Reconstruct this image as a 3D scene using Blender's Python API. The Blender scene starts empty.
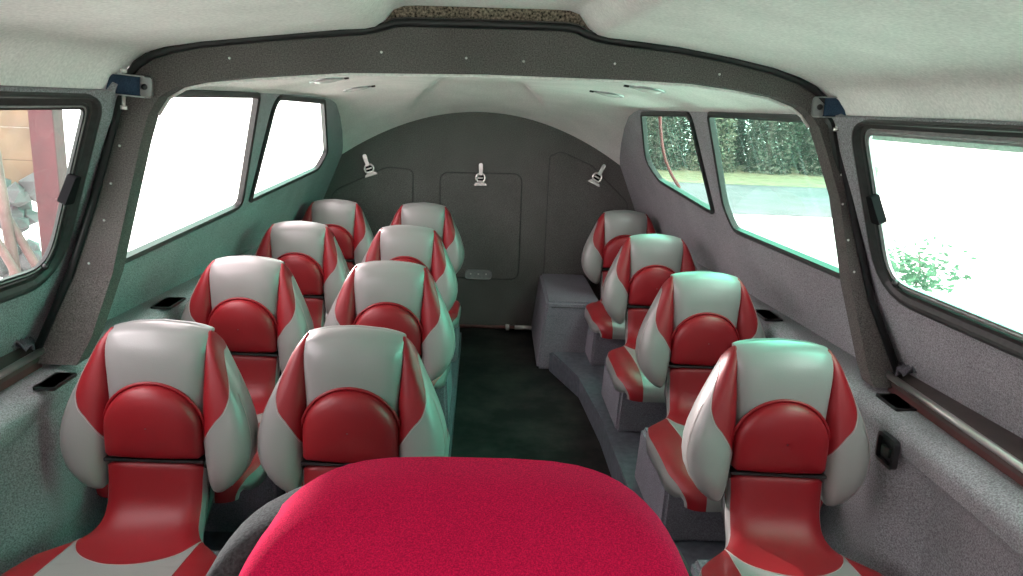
import bpy, bmesh, math, random
from mathutils import Vector, Matrix
random.seed(7)
C = bpy.context.scene.collection
S = bpy.context.scene
pi = math.pi

# ------------------------------------------------------------------ materials
def new_mat(name):
    m = bpy.data.materials.new(name); m.use_nodes = True
    nt = m.node_tree
    b = nt.nodes['Principled BSDF']
    return m, nt, b

def carpet(name, col, contrast=.55, scale=260., bump=.35, patch=.12):
    """short-pile marine lining: speckled fibres with a fine bump"""
    m, nt, b = new_mat(name)
    tc = nt.nodes.new('ShaderNodeTexCoord')
    n1 = nt.nodes.new('ShaderNodeTexNoise'); n1.inputs['Scale'].default_value = scale
    n1.inputs['Detail'].default_value = 3
    n2 = nt.nodes.new('ShaderNodeTexNoise'); n2.inputs['Scale'].default_value = 5
    n2.inputs['Detail'].default_value = 3
    nt.links.new(tc.outputs['Object'], n1.inputs['Vector'])
    nt.links.new(tc.outputs['Object'], n2.inputs['Vector'])
    r1 = nt.nodes.new('ShaderNodeValToRGB')
    lo = tuple(c*(1-contrast) for c in col); hi = tuple(min(1, c*(1+contrast)) for c in col)
    r1.color_ramp.elements[0].position = .32; r1.color_ramp.elements[0].color = (*lo, 1)
    r1.color_ramp.elements[1].position = .68; r1.color_ramp.elements[1].color = (*hi, 1)
    nt.links.new(n1.outputs['Fac'], r1.inputs['Fac'])
    r2 = nt.nodes.new('ShaderNodeValToRGB')
    r2.color_ramp.elements[0].position = .35; r2.color_ramp.elements[0].color = (1-patch, 1-patch, 1-patch, 1)
    r2.color_ramp.elements[1].position = .65; r2.color_ramp.elements[1].color = (1, 1, 1, 1)
    nt.links.new(n2.outputs['Fac'], r2.inputs['Fac'])
    mx = nt.nodes.new('ShaderNodeMix'); mx.data_type = 'RGBA'; mx.blend_type = 'MULTIPLY'
    mx.inputs['Factor'].default_value = 1
    nt.links.new(r1.outputs['Color'], mx.inputs['A']); nt.links.new(r2.outputs['Color'], mx.inputs['B'])
    nt.links.new(mx.outputs['Result'], b.inputs['Base Color'])
    bp = nt.nodes.new('ShaderNodeBump'); bp.inputs['Strength'].default_value = bump
    bp.inputs['Distance'].default_value = .004
    nt.links.new(n1.outputs['Fac'], bp.inputs['Height']); nt.links.new(bp.outputs['Normal'], b.inputs['Normal'])
    b.inputs['Roughness'].default_value = .95
    b.inputs['Specular IOR Level'].default_value = .1
    return m

def vinyl(name, col, rough=.38, bump=.12):
    m, nt, b = new_mat(name)
    tc = nt.nodes.new('ShaderNodeTexCoord')
    n = nt.nodes.new('ShaderNodeTexNoise'); n.inputs['Scale'].default_value = 320
    n.inputs['Detail'].default_value = 2
    n2 = nt.nodes.new('ShaderNodeTexNoise'); n2.inputs['Scale'].default_value = 9
    nt.links.new(tc.outputs['Object'], n.inputs['Vector']); nt.links.new(tc.outputs['Object'], n2.inputs['Vector'])
    ad = nt.nodes.new('ShaderNodeMath'); ad.operation = 'MULTIPLY_ADD'
    ad.inputs[1].default_value = 2.5
    nt.links.new(n2.outputs['Fac'], ad.inputs[0]); nt.links.new(n.outputs['Fac'], ad.inputs[2])
    bp = nt.nodes.new('ShaderNodeBump'); bp.inputs['Strength'].default_value = bump
    bp.inputs['Distance'].default_value = .003
    nt.links.new(ad.outputs[0], bp.inputs['Height']); nt.links.new(bp.outputs['Normal'], b.inputs['Normal'])
    b.inputs['Base Color'].default_value = (*col, 1)
    b.inputs['Roughness'].default_value = rough
    b.inputs['Specular IOR Level'].default_value = .45
    return m

def plain(name, col, rough=.5, metal=0., noise=.08, scale=30):
    m, nt, b = new_mat(name)
    tc = nt.nodes.new('ShaderNodeTexCoord')
    n = nt.nodes.new('ShaderNodeTexNoise'); n.inputs['Scale'].default_value = scale
    n.inputs['Detail'].default_value = 4
    nt.links.new(tc.outputs['Object'], n.inputs['Vector'])
    r = nt.nodes.new('ShaderNodeValToRGB')
    r.color_ramp.elements[0].position = .3; r.color_ramp.elements[0].color = (*[c*(1-noise) for c in col], 1)
    r.color_ramp.elements[1].position = .7; r.color_ramp.elements[1].color = (*[min(1, c*(1+noise)) for c in col], 1)
    nt.links.new(n.outputs['Fac'], r.inputs['Fac']); nt.links.new(r.outputs['Color'], b.inputs['Base Color'])
    b.inputs['Roughness'].default_value = rough; b.inputs['Metallic'].default_value = metal
    return m

def glass_mat(name, tint, streak=0.):
    m = bpy.data.materials.new(name); m.use_nodes = True; nt = m.node_tree
    for n in list(nt.nodes): nt.nodes.remove(n)
    out = nt.nodes.new('ShaderNodeOutputMaterial')
    tr = nt.nodes.new('ShaderNodeBsdfTransparent'); tr.inputs['Color'].default_value = (*tint, 1)
    gl = nt.nodes.new('ShaderNodeBsdfGlossy'); gl.inputs['Roughness'].default_value = .02
    lw = nt.nodes.new('ShaderNodeLayerWeight'); lw.inputs['Blend'].default_value = .5
    pw = nt.nodes.new('ShaderNodeMath'); pw.operation = 'POWER'; pw.inputs[1].default_value = 5
    nt.links.new(lw.outputs['Facing'], pw.inputs[0])
    fr = nt.nodes.new('ShaderNodeMath'); fr.operation = 'MULTIPLY_ADD'; fr.inputs[1].default_value = .7; fr.inputs[2].default_value = .035
    nt.links.new(pw.outputs[0], fr.inputs[0])
    mx = nt.nodes.new('ShaderNodeMixShader')
    nt.links.new(fr.outputs[0], mx.inputs[0]); nt.links.new(tr.outputs[0], mx.inputs[1]); nt.links.new(gl.outputs[0], mx.inputs[2])
    last = mx
    if streak > 0:      # smeared, dusty pane
        tc = nt.nodes.new('ShaderNodeTexCoord')
        mp = nt.nodes.new('ShaderNodeMapping'); mp.inputs['Scale'].default_value = (1, 16, .8)
        mp.inputs['Rotation'].default_value = (.12, 0, 0)
        ns = nt.nodes.new('ShaderNodeTexNoise'); ns.inputs['Scale'].default_value = 3; ns.inputs['Detail'].default_value = 5
        nt.links.new(tc.outputs['Object'], mp.inputs['Vector']); nt.links.new(mp.outputs[0], ns.inputs['Vector'])
        rp = nt.nodes.new('ShaderNodeValToRGB')
        rp.color_ramp.elements[0].position = .52; rp.color_ramp.elements[0].color = (.008,)*3+(1,)
        rp.color_ramp.elements[1].position = .8; rp.color_ramp.elements[1].color = (streak,)*3+(1,)
        nt.links.new(ns.outputs['Fac'], rp.inputs['Fac'])
        df = nt.nodes.new('ShaderNodeBsdfTranslucent'); df.inputs['Color'].default_value = (.9, .95, .93, 1)
        m2 = nt.nodes.new('ShaderNodeMixShader')
        nt.links.new(rp.outputs['Color'], m2.inputs[0]); nt.links.new(mx.outputs[0], m2.inputs[1]); nt.links.new(df.outputs[0], m2.inputs[2])
        last = m2
    nt.links.new(last.outputs[0], out.inputs['Surface'])
    return m

M = {}
M['wall'] = carpet('grey_wall_carpet', (.275, .272, .29), .4, 260)
M['hoop'] = carpet('charcoal_carpet', (.112, .102, .098), .45, 300)
M['bulk'] = carpet('dark_bulkhead_carpet', (.105, .105, .10), .55, 220)
M['door'] = carpet('hatch_carpet', (.105, .105, .10), .55, 220)
M['plinth'] = carpet('plinth_carpet', (.19, .185, .215), .3, 260)
M['ceil'] = carpet('pale_ceiling_fabric', (.80, .775, .75), .10, 140, .12, .10)
M['step'] = plain('blue_grey_rubber', (.085, .095, .115), .6, 0, .25, 40)
M['red'] = vinyl('red_vinyl', (.225, .005, .010), .44)
M['grey'] = vinyl('silver_grey_vinyl', (.24, .237, .232), .30, .10)
M['thread'] = plain('pale_thread', (.40, .32, .31), .7)
M['blackp'] = plain('black_plastic', (.012, .012, .013), .35)
M['rubber'] = plain('black_rubber_seal', (.018, .020, .020), .5, 0, .3, 60)
M['alu'] = plain('grey_aluminium', (.35, .36, .36), .4, .7, .15, 50)
M['steel'] = plain('polished_steel', (.80, .79, .77), .34, 1, .06, 20)
M['chrome'] = plain('white_metal', (.80, .78, .75), .25, .6, .05, 30)
M['strap'] = carpet('blue_webbing', (.030, .050, .085), .3, 400, .3)
M['wood'] = plain('dark_varnished_wood', (.075, .055, .05), .35, 0, .3, 14)
M['woodred'] = plain('reddish_wood', (.10, .032, .03), .45, 0, .3, 14)
M['mesh'] = carpet('speckled_brown_mesh', (.17, .135, .105), 1.0, 150, .6)
M['pile'] = carpet('crimson_seat_fabric', (.70, .012, .085), .3, 700, .4, .04)
M['dgrey'] = carpet('dark_grey_seat_fabric', (.06, .062, .066), .35, 330, .3)
M['lens'] = plain('frosted_lens', (.72, .72, .70), .25)
M['foam'] = plain('foil_tape', (.85, .85, .85), .4)

def floor_mat():
    m, nt, b = new_mat('worn_black_floor')
    tc = nt.nodes.new('ShaderNodeTexCoord')
    n = nt.nodes.new('ShaderNodeTexNoise'); n.inputs['Scale'].default_value = 3.5; n.inputs['Detail'].default_value = 8
    n.inputs['Roughness'].default_value = .65
    nt.links.new(tc.outputs['Object'], n.inputs['Vector'])
    r = nt.nodes.new('ShaderNodeValToRGB'); e = r.color_ramp.elements
    e[0].position = .42; e[0].color = (.009, .009, .009, 1); e[1].position = .74; e[1].color = (.034, .033, .030, 1)
    nt.links.new(n.outputs['Fac'], r.inputs['Fac']); nt.links.new(r.outputs['Color'], b.inputs['Base Color'])
    b.inputs['Roughness'].default_value = .75
    b.inputs['Specular IOR Level'].default_value = .12
    return m
M['floor'] = floor_mat()
M['gl_l'] = glass_mat('pinkish_window', (.99, .91, .92))  # faint pink tint added to warm the light coming in
M['gl_r'] = glass_mat('dusty_window', (.68, .95, .84), .05)
M['gl_f'] = glass_mat('dusty_front_window', (.95, .96, .96), .015)
M['gl_fr'] = glass_mat('green_front_window', (.80, .97, .90), .03)
M['conc'] = plain('sunlit_pale_concrete', (.90, .80, .79), .9, 0, .05, 2)
M['asph'] = plain('asphalt', (.10, .075, .095), .9, 0, .25, 1.2)
M['grass'] = plain('dry_verge_grass', (.17, .13, .075), .9, 0, .4, 3)
M['leaf'] = plain('pine_needles', (.075, .075, .055), .8, 0, .5, 2)
M['leaf2'] = plain('light_leaves', (.13, .125, .085), .8, 0, .4, 2)
M['bark'] = plain('pine_bark', (.12, .10, .085), .9, 0, .4, 4)
M['post'] = plain('red_painted_timber', (.055, .008, .011), .7, 0, .25, 12)
M['board'] = plain('yellow_pine_boards', (.125, .082, .046), .7, 0, .25, 5)  # boards, poles and stones darkened: shed shade put into their colours
M['pole'] = plain('weathered_pole', (.115, .062, .056), .8, 0, .3, 10)
M['stone'] = plain('grey_stones', (.06, .055, .058), .9, 0, .5, 7)
M['redtrim'] = plain('red_trim', (.16, .008, .014), .5)
M['dullblack'] = plain('dull_black_plastic', (.008, .008, .009), .8)
M['dullblack'].node_tree.nodes['Principled BSDF'].inputs['Specular IOR Level'].default_value = .06
M['shrub'] = plain('shrub_leaves', (.035, .10, .05), .8, 0, .4, 6)
M['cable'] = plain('black_cable', (.01, .01, .01), .5)

# ------------------------------------------------------------------ mesh helpers
def link(name, me, mat=None, parent=None, smooth=True):
    o = bpy.data.objects.new(name, me); C.objects.link(o)
    if mat: me.materials.append(mat)
    if smooth:
        for p in me.polygons: p.use_smooth = True
    if parent: o.parent = parent
    return o

def finish(name, bm, mat, parent=None, smooth=True, doubles=1e-5):
    if doubles: bmesh.ops.remove_doubles(bm, verts=bm.verts, dist=doubles)
    bmesh.ops.recalc_face_normals(bm, faces=bm.faces)
    me = bpy.data.meshes.new(name); bm.to_mesh(me); bm.free()
    return link(name, me, mat, parent, smooth)

def add_grid(bm, rows, close_u=False, cap=False):
    V = [[bm.verts.new(p) for p in r] for r in rows]
    n = len(rows[0])
    for i in range(len(V)-1):
        for j in range(n if close_u else n-1):
            k = (j+1) % n
            vs = [V[i][j], V[i][k], V[i+1][k], V[i+1][j]]
            try: bm.faces.new(vs)
            except ValueError: pass
    if cap:
        for r in (V[0], V[-1]):
            try: bm.faces.new(r)
            except ValueError: pass
    return V

def add_box(bm, lo, hi, bevel=0., seg=2, mat=None):
    r = bmesh.ops.create_cube(bm, size=1)
    vs = r['verts']
    for v in vs:
        v.co = Vector([(a+b)/2+(b-a)*c for a, b, c in zip(lo, hi, v.co)])
    if mat is not None: bmesh.ops.transform(bm, matrix=mat, verts=vs)
    if bevel:
        es = list({e for v in vs for e in v.link_edges})
        bmesh.ops.bevel(bm, geom=es, offset=bevel, segments=seg, affect='EDGES', profile=.6)

def add_tube(bm, pts, rad, seg=8, closed=False):
    pts = [Vector(p) for p in pts]; n = len(pts)
    rr = rad if isinstance(rad, (list, tuple)) else [rad]*n
    rows = []; ref = None
    for i, p in enumerate(pts):
        a = pts[(i-1) % n] if (closed or i > 0) else p
        b = pts[(i+1) % n] if (closed or i < n-1) else p
        t = (b-a).normalized()
        if ref is None:
            ref = Vector((0, 0, 1)) if abs(t.z) < .9 else Vector((1, 0, 0))
        u = (ref - t*ref.dot(t)); 
        if u.length < 1e-6: u = t.orthogonal()
        u.normalize(); w = t.cross(u); ref = u
        rows.append([p+(u*math.cos(2*pi*k/seg)+w*math.sin(2*pi*k/seg))*rr[i] for k in range(seg)])
    if closed: rows.append(rows[0])
    add_grid(bm, rows, True, cap=not closed)

def add_cyl(bm, p, q, r, seg=16):
    add_tube(bm, [p, q], r, seg)

def rounded_loop(pts, rad, seg=6):
    """2D polygon -> rounded corners; rad scalar or list"""
    out = []; n = len(pts)
    for i in range(n):
        p0, p, p1 = Vector(pts[i-1]), Vector(pts[i]), Vector(pts[(i+1) % n])
        r = rad[i] if isinstance(rad, (list, tuple)) else rad
        a = (p0-p).normalized(); b = (p1-p).normalized()
        ang = a.angle(b)
        d = min(r/math.tan(ang/2), .48*(p0-p).length, .48*(p1-p).length)
        s, e = p+a*d, p+b*d
        for k in range(seg+1):
            t = k/seg
            out.append(tuple(s*(1-t)**2+p*2*t*(1-t)+e*t*t))
    return out

def off2(lp, d):
    o = offset_loop(lp, d)
    return [(p[0]+(q[0]-p[0])*1.35, p[1]+(q[1]-p[1])*(.55 if q[1] > p[1] else 1.15)) for p, q in zip(lp, o)]
def offset_loop(lp, d):
    """offset closed 2D loop outward by d (either winding)"""
    n = len(lp); A = sum(lp[i][0]*lp[(i+1) % n][1]-lp[(i+1) % n][0]*lp[i][1] for i in range(n))
    s = 1 if A > 0 else -1
    out = []
    for i in range(n):
        p0, p, p1 = Vector(lp[i-1]), Vector(lp[i]), Vector(lp[(i+1) % n])
        t1 = (p-p0); t2 = (p1-p)
        nn = Vector((0., 0.))
        for t in (t1, t2):
            if t.length > 1e-9:
                t = t.normalized(); nn += Vector((t.y, -t.x))*s
        if nn.length < 1e-9: nn = Vector((1., 0.))
        nn.normalize(); out.append((p.x+nn.x*d, p.y+nn.y*d))
    return out

def plate(bm, lp, holes, f, thick):
    """2D loop with holes -> 3D slab; f(a,b,depth) maps to space"""
    edges = []
    loops = []
    for L in [lp]+holes:
        vs = [bm.verts.new((p[0], p[1], 0)) for p in L]
        loops.append(vs)
        for i in range(len(vs)): edges.append(bm.edges.new((vs[i], vs[(i+1) % len(vs)])))
    r = bmesh.ops.triangle_fill(bm, use_beauty=True, use_dissolve=False, edges=edges)
    faces = [g for g in r['geom'] if isinstance(g, bmesh.types.BMFace)]
    vset = {v: v.co.copy() for L in loops for v in L}
    back = {v: bm.verts.new(f(c.x, c.y, thick)) for v, c in vset.items()}
    for fc in faces: bm.faces.new([back[v] for v in reversed(fc.verts)])
    for L in loops:
        for i in range(len(L)):
            a, b = L[i], L[(i+1) % len(L)]
            bm.faces.new([a, back[a], back[b], b])
    for v, c in vset.items(): v.co = f(c.x, c.y, 0)

def empty(name, loc=(0, 0, 0), rz=0.):
    o = bpy.data.objects.new(name, None); C.objects.link(o)
    o.location = loc; o.rotation_euler = (0, 0, rz); o.empty_display_size = .1
    return o
def tag(o, label=None, cat=None, group=None, kind=None):
    if label: o['label'] = label
    if cat: o['category'] = cat
    if group: o['group'] = group
    if kind: o['kind'] = kind
    return o
def struct(o, label=None, cat=None):
    o['kind'] = 'structure'
    return tag(o, label, cat)
def dup(root, loc, rz, label, group=None):
    r = root.copy(); C.objects.link(r); r.location = loc; r.rotation_euler = (0, 0, rz)
    r['label'] = label
    if group: r['group'] = group
    for ch in list(root.children):
        c = ch.copy(); C.objects.link(c); c.parent = r
        for g in list(ch.children):
            d = g.copy(); C.objects.link(d); d.parent = c
    return r
def interp(tab, x):
    if x <= tab[0][0]: return tab[0][1]
    for (a, va), (b, vb) in zip(tab, tab[1:]):
        if x <= b:
            t = (x-a)/(b-a); return va+(vb-va)*t
    return tab[-1][1]
def spl(tab, x):
    """Catmull-Rom through table"""
    n = len(tab)
    if x <= tab[0][0]: return tab[0][1]
    if x >= tab[-1][0]: return tab[-1][1]
    for i in range(n-1):
        if x <= tab[i+1][0]:
            x0, y0 = tab[i]; x1, y1 = tab[i+1]; h = x1-x0; t = (x-x0)/h
            m0 = (y1-y0)/h if i == 0 else (y1-tab[i-1][1])/(x1-tab[i-1][0])
            m1 = (y1-y0)/h if i == n-2 else (tab[i+2][1]-y0)/(tab[i+2][0]-x0)
            return (2*t**3-3*t*t+1)*y0+(t**3-2*t*t+t)*h*m0+(-2*t**3+3*t*t)*y1+(t**3-t*t)*h*m1

# ------------------------------------------------------------------ cabin shell
HY = 2.12                      # depth of the arch frame
def wx(y, z): return .93-.068*(y-2.1)-.42*(z-1.45)      # half-width of the sloping side wall
NW = Vector((1, .068, .42)).normalized()                 # outward normal (right side)
def wall_map(s):
    def f(a, b, d):            # a = y, b = z, d = depth outward
        p = Vector((wx(a, b), a, b))+NW*d
        return Vector((s*p.x, p.y, p.z))
    return f

WIN = {
 1: [   # right: big, small, front
  ([(3.04, 1.447), (2.10, 1.447), (2.20, .985), (3.15, .985), (3.19, 1.08)], [.035, .02, .02, .05, .10]),
  ([(4.03, 1.432), (3.27, 1.444), (3.36, 1.03), (3.42, 1.03), (4.10, 1.09), (4.26, 1.18)], [.05, .035, .03, .03, .10, .10]),
  ([(1.965, 1.435), (.75, 1.435), (.75, .995), (2.045, 1.01)], [.06, .06, .08, .09]),
 ],
 -1: [
  ([(3.10, 1.445), (2.10, 1.440), (2.22, .92), (2.42, .915), (3.41, .972)], [.04, .02, .02, .04, .04]),
  ([(4.06, 1.425), (3.31, 1.440), (3.51, .985), (3.58, .99), (4.5, 1.045), (4.56, 1.14)], [.06, .05, .02, .03, .08, .10]),
  ([(1.985, 1.416), (.75, 1.416), (.75, .965), (2.07, .965)], [.05, .06, .08, .09]),
 ]}
side_name = {1: 'right', -1: 'left'}
LEDGE = .70
for s in (1, -1):
    f = wall_map(s)
    holes = []
    loops = []
    for k, (pts, rad) in enumerate(WIN[s]):
        lp = rounded_loop(pts, rad, 6); loops.append(lp)
        holes.append(offset_loop(lp, .004))
    wt = 1.438 if s == -1 else 1.453
    outer = [(-.9, LEDGE-.02), (5.02, LEDGE-.02), (5.02, 1.10), (4.9, 1.17), (4.75, 1.25), (4.55, 1.34), (4.35, 1.41), (4.2, 1.437), (4.05, 1.452), (2.2, 1.457), (2.075, 1.457), (2.06, wt), (-.9, wt)]
    bm = bmesh.new()
    plate(bm, outer, holes, f, .014)
    w = finish('wall_'+side_name[s], bm, M['wall'], smooth=False)
    struct(w, 'grey carpeted sloping %s side wall of the cabin with three windows' % side_name[s], 'wall')
    # ledge along the wall foot and the hull side below it
    for nm, prof in (('ledge', [(1.30, .70), (1.15, .70), (1.118, .697), (1.095, .685), (1.086, .66), (1.096, .62)]),):
        bm = bmesh.new(); rows = []
        ys = [-.9+.1*i for i in range(60)]
        for y in ys:
            if y > 5.01: y = 5.01
            lim = wx(y, .70)-.004
            rows.append([(s*(wx(y, z)+.012 if x > 1.2 else min(x, lim)), y, z) for x, z in prof])
        add_grid(bm, rows)
        finish('ledge', bm, M['wall'], w)
    bm = bmesh.new(); rows = []
    for y in [-.9, .5, 1.2, 1.74, 1.75, 1.80, 1.84, 2.1, 2.6, 3.2, 4, 4.6, 5.01]:
        lim = wx(y, .70)-.004
        rec = .075 if y < 1.76 else (.075*(1.84-y)/.08 if y < 1.84 else 0)
        rows.append([(s*min(x, lim+rec), y, z) for x, z in [(1.096, .63), (1.088+rec*.6, .60), (1.082+rec, .55), (1.080+rec, .3), (1.078+rec, -.02)]])
    add_grid(bm, rows)
    finish('side_panel', bm, M['wall'], w)
    # windows
    for k, lp in enumerate(loops):
        n = (k+1) + (0 if s == 1 else 3)
        seal = bmesh.new()
        o1 = offset_loop(lp, .010) if k < 2 else off2(lp, .030)
        i1 = offset_loop(lp, -.010 if k < 2 else -.004)
        N = len(lp)
        prof = [(o1, 0.002), (o1, -.010), ([( (a[0]+b[0])/2, (a[1]+b[1])/2) for a, b in zip(o1, i1)], -.015), (i1, -.010), (i1, .012), (o1, .012)] if k < 2 else \
               [(o1, .002), (off2(lp, .028), -.012), (off2(lp, .021), -.015), (off2(lp, .014), -.012), (offset_loop(lp, .006), -.004), (i1, -.004), (i1, .018), (offset_loop(lp, .006), .018)]
        rows = [[f(p[0], p[1], d) for p in L] for L, d in prof]
        rows.append(rows[0])
        add_grid(seal, rows, True)
        win = finish('window_%d' % n, seal, M['rubber'], smooth=False)
        nm = ['large middle', 'small rear', 'framed front'][k]
        struct(win, '%s window in the %s side wall with black rubber seal' % (nm, side_name[s]), 'window')
        # pane
        bm = bmesh.new()
        L = offset_loop(lp, -.004)
        vs = [bm.verts.new(f(p[0], p[1], .008)) for p in L]
        ctr = bm.verts.new(f(sum(p[0] for p in L)/N, sum(p[1] for p in L)/N, .008))
        for i in range(N): bm.faces.new([vs[i], vs[(i+1) % N], ctr])
        finish('pane', bm, (M['gl_f'] if s == -1 else M['gl_fr']) if k == 2 else (M['gl_r'] if s == 1 else M['gl_l']), win, smooth=False)
        if k == 1 and s == 1:
            bm = bmesh.new()
            add_tube(bm, [f(a, b, .05) for a, b in ((3.86, 1.46), (3.97, 1.36), (4.05, 1.26), (4.08, 1.18), (4.05, 1.11), (3.98, 1.05))], .009, 8)
            finish('outer_trim', bm, M['redtrim'], win)['label'] = 'red curved trim strip'
        if k == 2:
            # inner aluminium sliding frame and latch
            bm = bmesh.new()
            a = offset_loop(lp, -.006); b_ = offset_loop(lp, -.022)
            rows = [[f(p[0], p[1], d) for p in LL] for LL, d in ((a, .007), (a, .0), (b_, .0), (b_, .007), (a, .007))]
            add_grid(bm, rows, True)
            finish('sliding_frame', bm, M['rubber'] if s == -1 else M['alu'], win, smooth=False)
            # thin bright channel
            bm = bmesh.new()
            add_tube(bm, [f(p[0], p[1], -.001) for p in offset_loop(lp, -.014)], .0022, 6, True)
            finish('channel', bm, M['alu'], win)
            bm = bmesh.new()
            yy, zz = ((2.01, 1.20) if s == -1 else (1.985, 1.23))
            pts = [(yy-.028, zz-.035), (yy+.012, zz-.035), (yy+.004, zz+.035), (yy-.022, zz+.035)]
            plate(bm, rounded_loop(pts, .006, 3), [], lambda p, q, d: f(p, q, -.022+d), .022)
            finish('latch', bm, M['dullblack'], win, smooth=False)
            bm = bmesh.new()
            for (cy, cz, rr) in (((2.02, .992, .010) if s == -1 else (1.985, 1.032, .010)),):
                bmesh.ops.create_uvsphere(bm, u_segments=10, v_segments=6, radius=rr, matrix=Matrix.Translation(f(cy, cz, -.006)))
            finish('stop', bm, M['blackp'], win)

# floor
bm = bmesh.new(); add_box(bm, (-1.16, -.9, -.06), (1.16, 5.05, 0))
struct(finish('floor', bm, M['floor'], smooth=False), 'worn black cabin floor with dusty marks', 'floor')

# windscreen wall behind the viewer
bm = bmesh.new()
hole = rounded_loop([(-.80, 1.08), (.80, 1.08), (.70, 1.42), (-.70, 1.42)], .06, 5)
plate(bm, [(-1.46, -.02), (-1.46, .72), (-1.16, 1.46), (-1.0, 1.72), (1.0, 1.72), (1.16, 1.46), (1.46, .72), (1.46, -.02)], [hole], lambda a, b, d: Vector((a, -.90-d, b)), .03)
fw = struct(finish('wall_front', bm, M['wall'], smooth=False), 'grey carpeted front wall with the windscreen', 'wall')
bm = bmesh.new(); bm.faces.new([bm.verts.new((p[0], -.915, p[1])) for p in offset_loop(hole, .003)])
finish('windscreen', bm, M['gl_l'], fw, smooth=False)

# aft bulkhead with arched top
def arc(x): return 1.394-.392*x*x+.02*x**4 if abs(x) < .9 else None
apex = -.03
bm = bmesh.new()
top = [(x, 1.45-.385*(x-apex)**2) for x in [-.90+.06*i for i in range(31)]]
loop = [(-1.10, -.02), (-1.10, .74), (-1.05, .84), (-.98, 1.06)]+top+[(.98, 1.06), (1.05, .84), (1.10, .74), (1.10, -.02)]
plate(bm, loop, [], lambda a, b, d: Vector((a, 5.0+d, b)), .03)
bw = struct(finish('wall_back', bm, M['bulk'], smooth=False), 'dark grey carpeted rear bulkhead with an arched top', 'wall')

def hatch(n, pts, rad, label, parts=True):
    lp = rounded_loop(pts, rad, 6)
    bm = bmesh.new(); N = len(lp)
    rows = [[(p[0], 5.0-d, p[1]) for p in L] for L, d in ((lp, -.002), (lp, .002), (offset_loop(lp, -.004), .005), (offset_loop(lp, -.008), .005))]
    V = add_grid(bm, rows, True)
    bm.faces.new(V[-1])
    d = finish('door_%d' % n, bm, M['door'], smooth=False)
    struct(d, label, 'hatch')
    bm = bmesh.new()   # dark seam round the panel
    add_tube(bm, [(p[0], 4.9995, p[1]) for p in offset_loop(lp, .002)], .0024, 6, True)
    finish('seam', bm, M['blackp'], d)
    return d
hatch(1, [(-.25, .33), (.262, .33), (.258, 1.02), (-.262, 1.01)], .06, 'rounded carpeted hatch in the middle of the rear bulkhead')
hatch(2, [(.43, .10), (.95, .10), (.95, .86), (.70, 1.09), (.50, 1.17), (.43, 1.14)], [.03, .03, .1, .1, .06, .03], 'carpeted hatch with sloping top on the right of the bulkhead')
hatch(3, [(-.95, .10), (-.435, .10), (-.435, 1.02), (-.60, 1.03), (-.95, .86)], [.03, .03, .04, .1, .1], 'carpeted hatch on the left of the bulkhead')
# oval pull plate under the middle hatch
bm = bmesh.new()
lp = rounded_loop([(-.092, .325), (.092, .325), (.085, .39), (-.085, .39)], .028, 6)
inn = offset_loop(lp, -.007)
rows = [[(p[0], 4.998-d, p[1]) for p in L] for L, d in ((lp, -.006), (lp, .012), (offset_loop(lp, -.004), .018), (inn, .016), (inn, .006))]
V = add_grid(bm, rows, True); bm.faces.new(V[-1])
hp = finish('pull_plate', bm, M['alu'], smooth=False)
tag(hp, 'small oval metal pull plate at the foot of the middle bulkhead hatch', 'handle')
for x in (-.05, 0, .05):
    bm = bmesh.new()
    bmesh.ops.create_uvsphere(bm, u_segments=8, v_segments=5, radius=.006, matrix=Matrix.Translation((x, 4.992, .36)))
    finish('screw', bm, M['steel'], hp)
# rod on the floor in front of the bulkhead
bm = bmesh.new()
add_tube(bm, [(-.45, 4.93, .022), (.385, 4.93, .022)], .011, 10)
rd = finish('floor_rod', bm, M['woodred']); tag(rd, 'thin reddish rod with chrome fittings lying along the foot of the bulkhead', 'rod')
for x0, x1, r in ((.25, .385, .016), (.19, .215, .022), (-.21, -.19, .02)):
    bm = bmesh.new(); add_tube(bm, [(x0, 4.93, .022), (x1, 4.93, .022)], r, 12)
    finish('fitting', bm, M['chrome'], rd)

# three toggle clips on the bulkhead
def clip():
    r = empty('toggle_clip')
    bm = bmesh.new()   # base wings
    lp = rounded_loop([(-.052, -.078), (.052, -.078), (.040, -.060), (.022, -.050), (-.022, -.050), (-.040, -.060)], .008, 3)
    plate(bm, lp, [], lambda a, b, d: Vector((a, -.022+d, b)), .022)
    finish('base_plate', bm, M['chrome'], r, smooth=False)
    bm = bmesh.new()   # ring
    add_tube(bm, [(.033*math.cos(t), -.018, -.022+.033*math.sin(t)) for t in [2*pi*k/24 for k in range(24)]], .0085, 8, True)
    finish('ring', bm, M['chrome'], r)
    bm = bmesh.new()   # dark barrel with cross bars
    add_tube(bm, [(0, .006, -.022), (0, -.008, -.022), (0, -.013, -.022)], [.027, .027, .024], 16)
    brl = finish('barrel', bm, M['dullblack'], r, smooth=False)
    bm = bmesh.new(); add_box(bm, (-.021, -.028, -.026), (.021, -.012, -.016), .003)
    finish('cross_bar', bm, M['steel'], brl, smooth=False)
    bm = bmesh.new(); add_box(bm, (-.027, -.026, -.050), (.027, -.010, -.041), .003)
    finish('cross_bar', bm, M['steel'], brl, smooth=False)
    bm = bmesh.new()   # lever
    lp = rounded_loop([(-.013, .0), (.013, .0), (.015, .088), (-.015, .088)], [.002, .002, .013, .013], 5)
    plate(bm, lp, [], lambda a, b, d: Vector((a, -.034+d, b)), .014)
    finish('lever', bm, M['chrome'], r, smooth=False)
    return tag(r, 'white metal toggle clip on the rear bulkhead', 'clip', 'toggle clips on the rear bulkhead')
c0 = clip()
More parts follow.
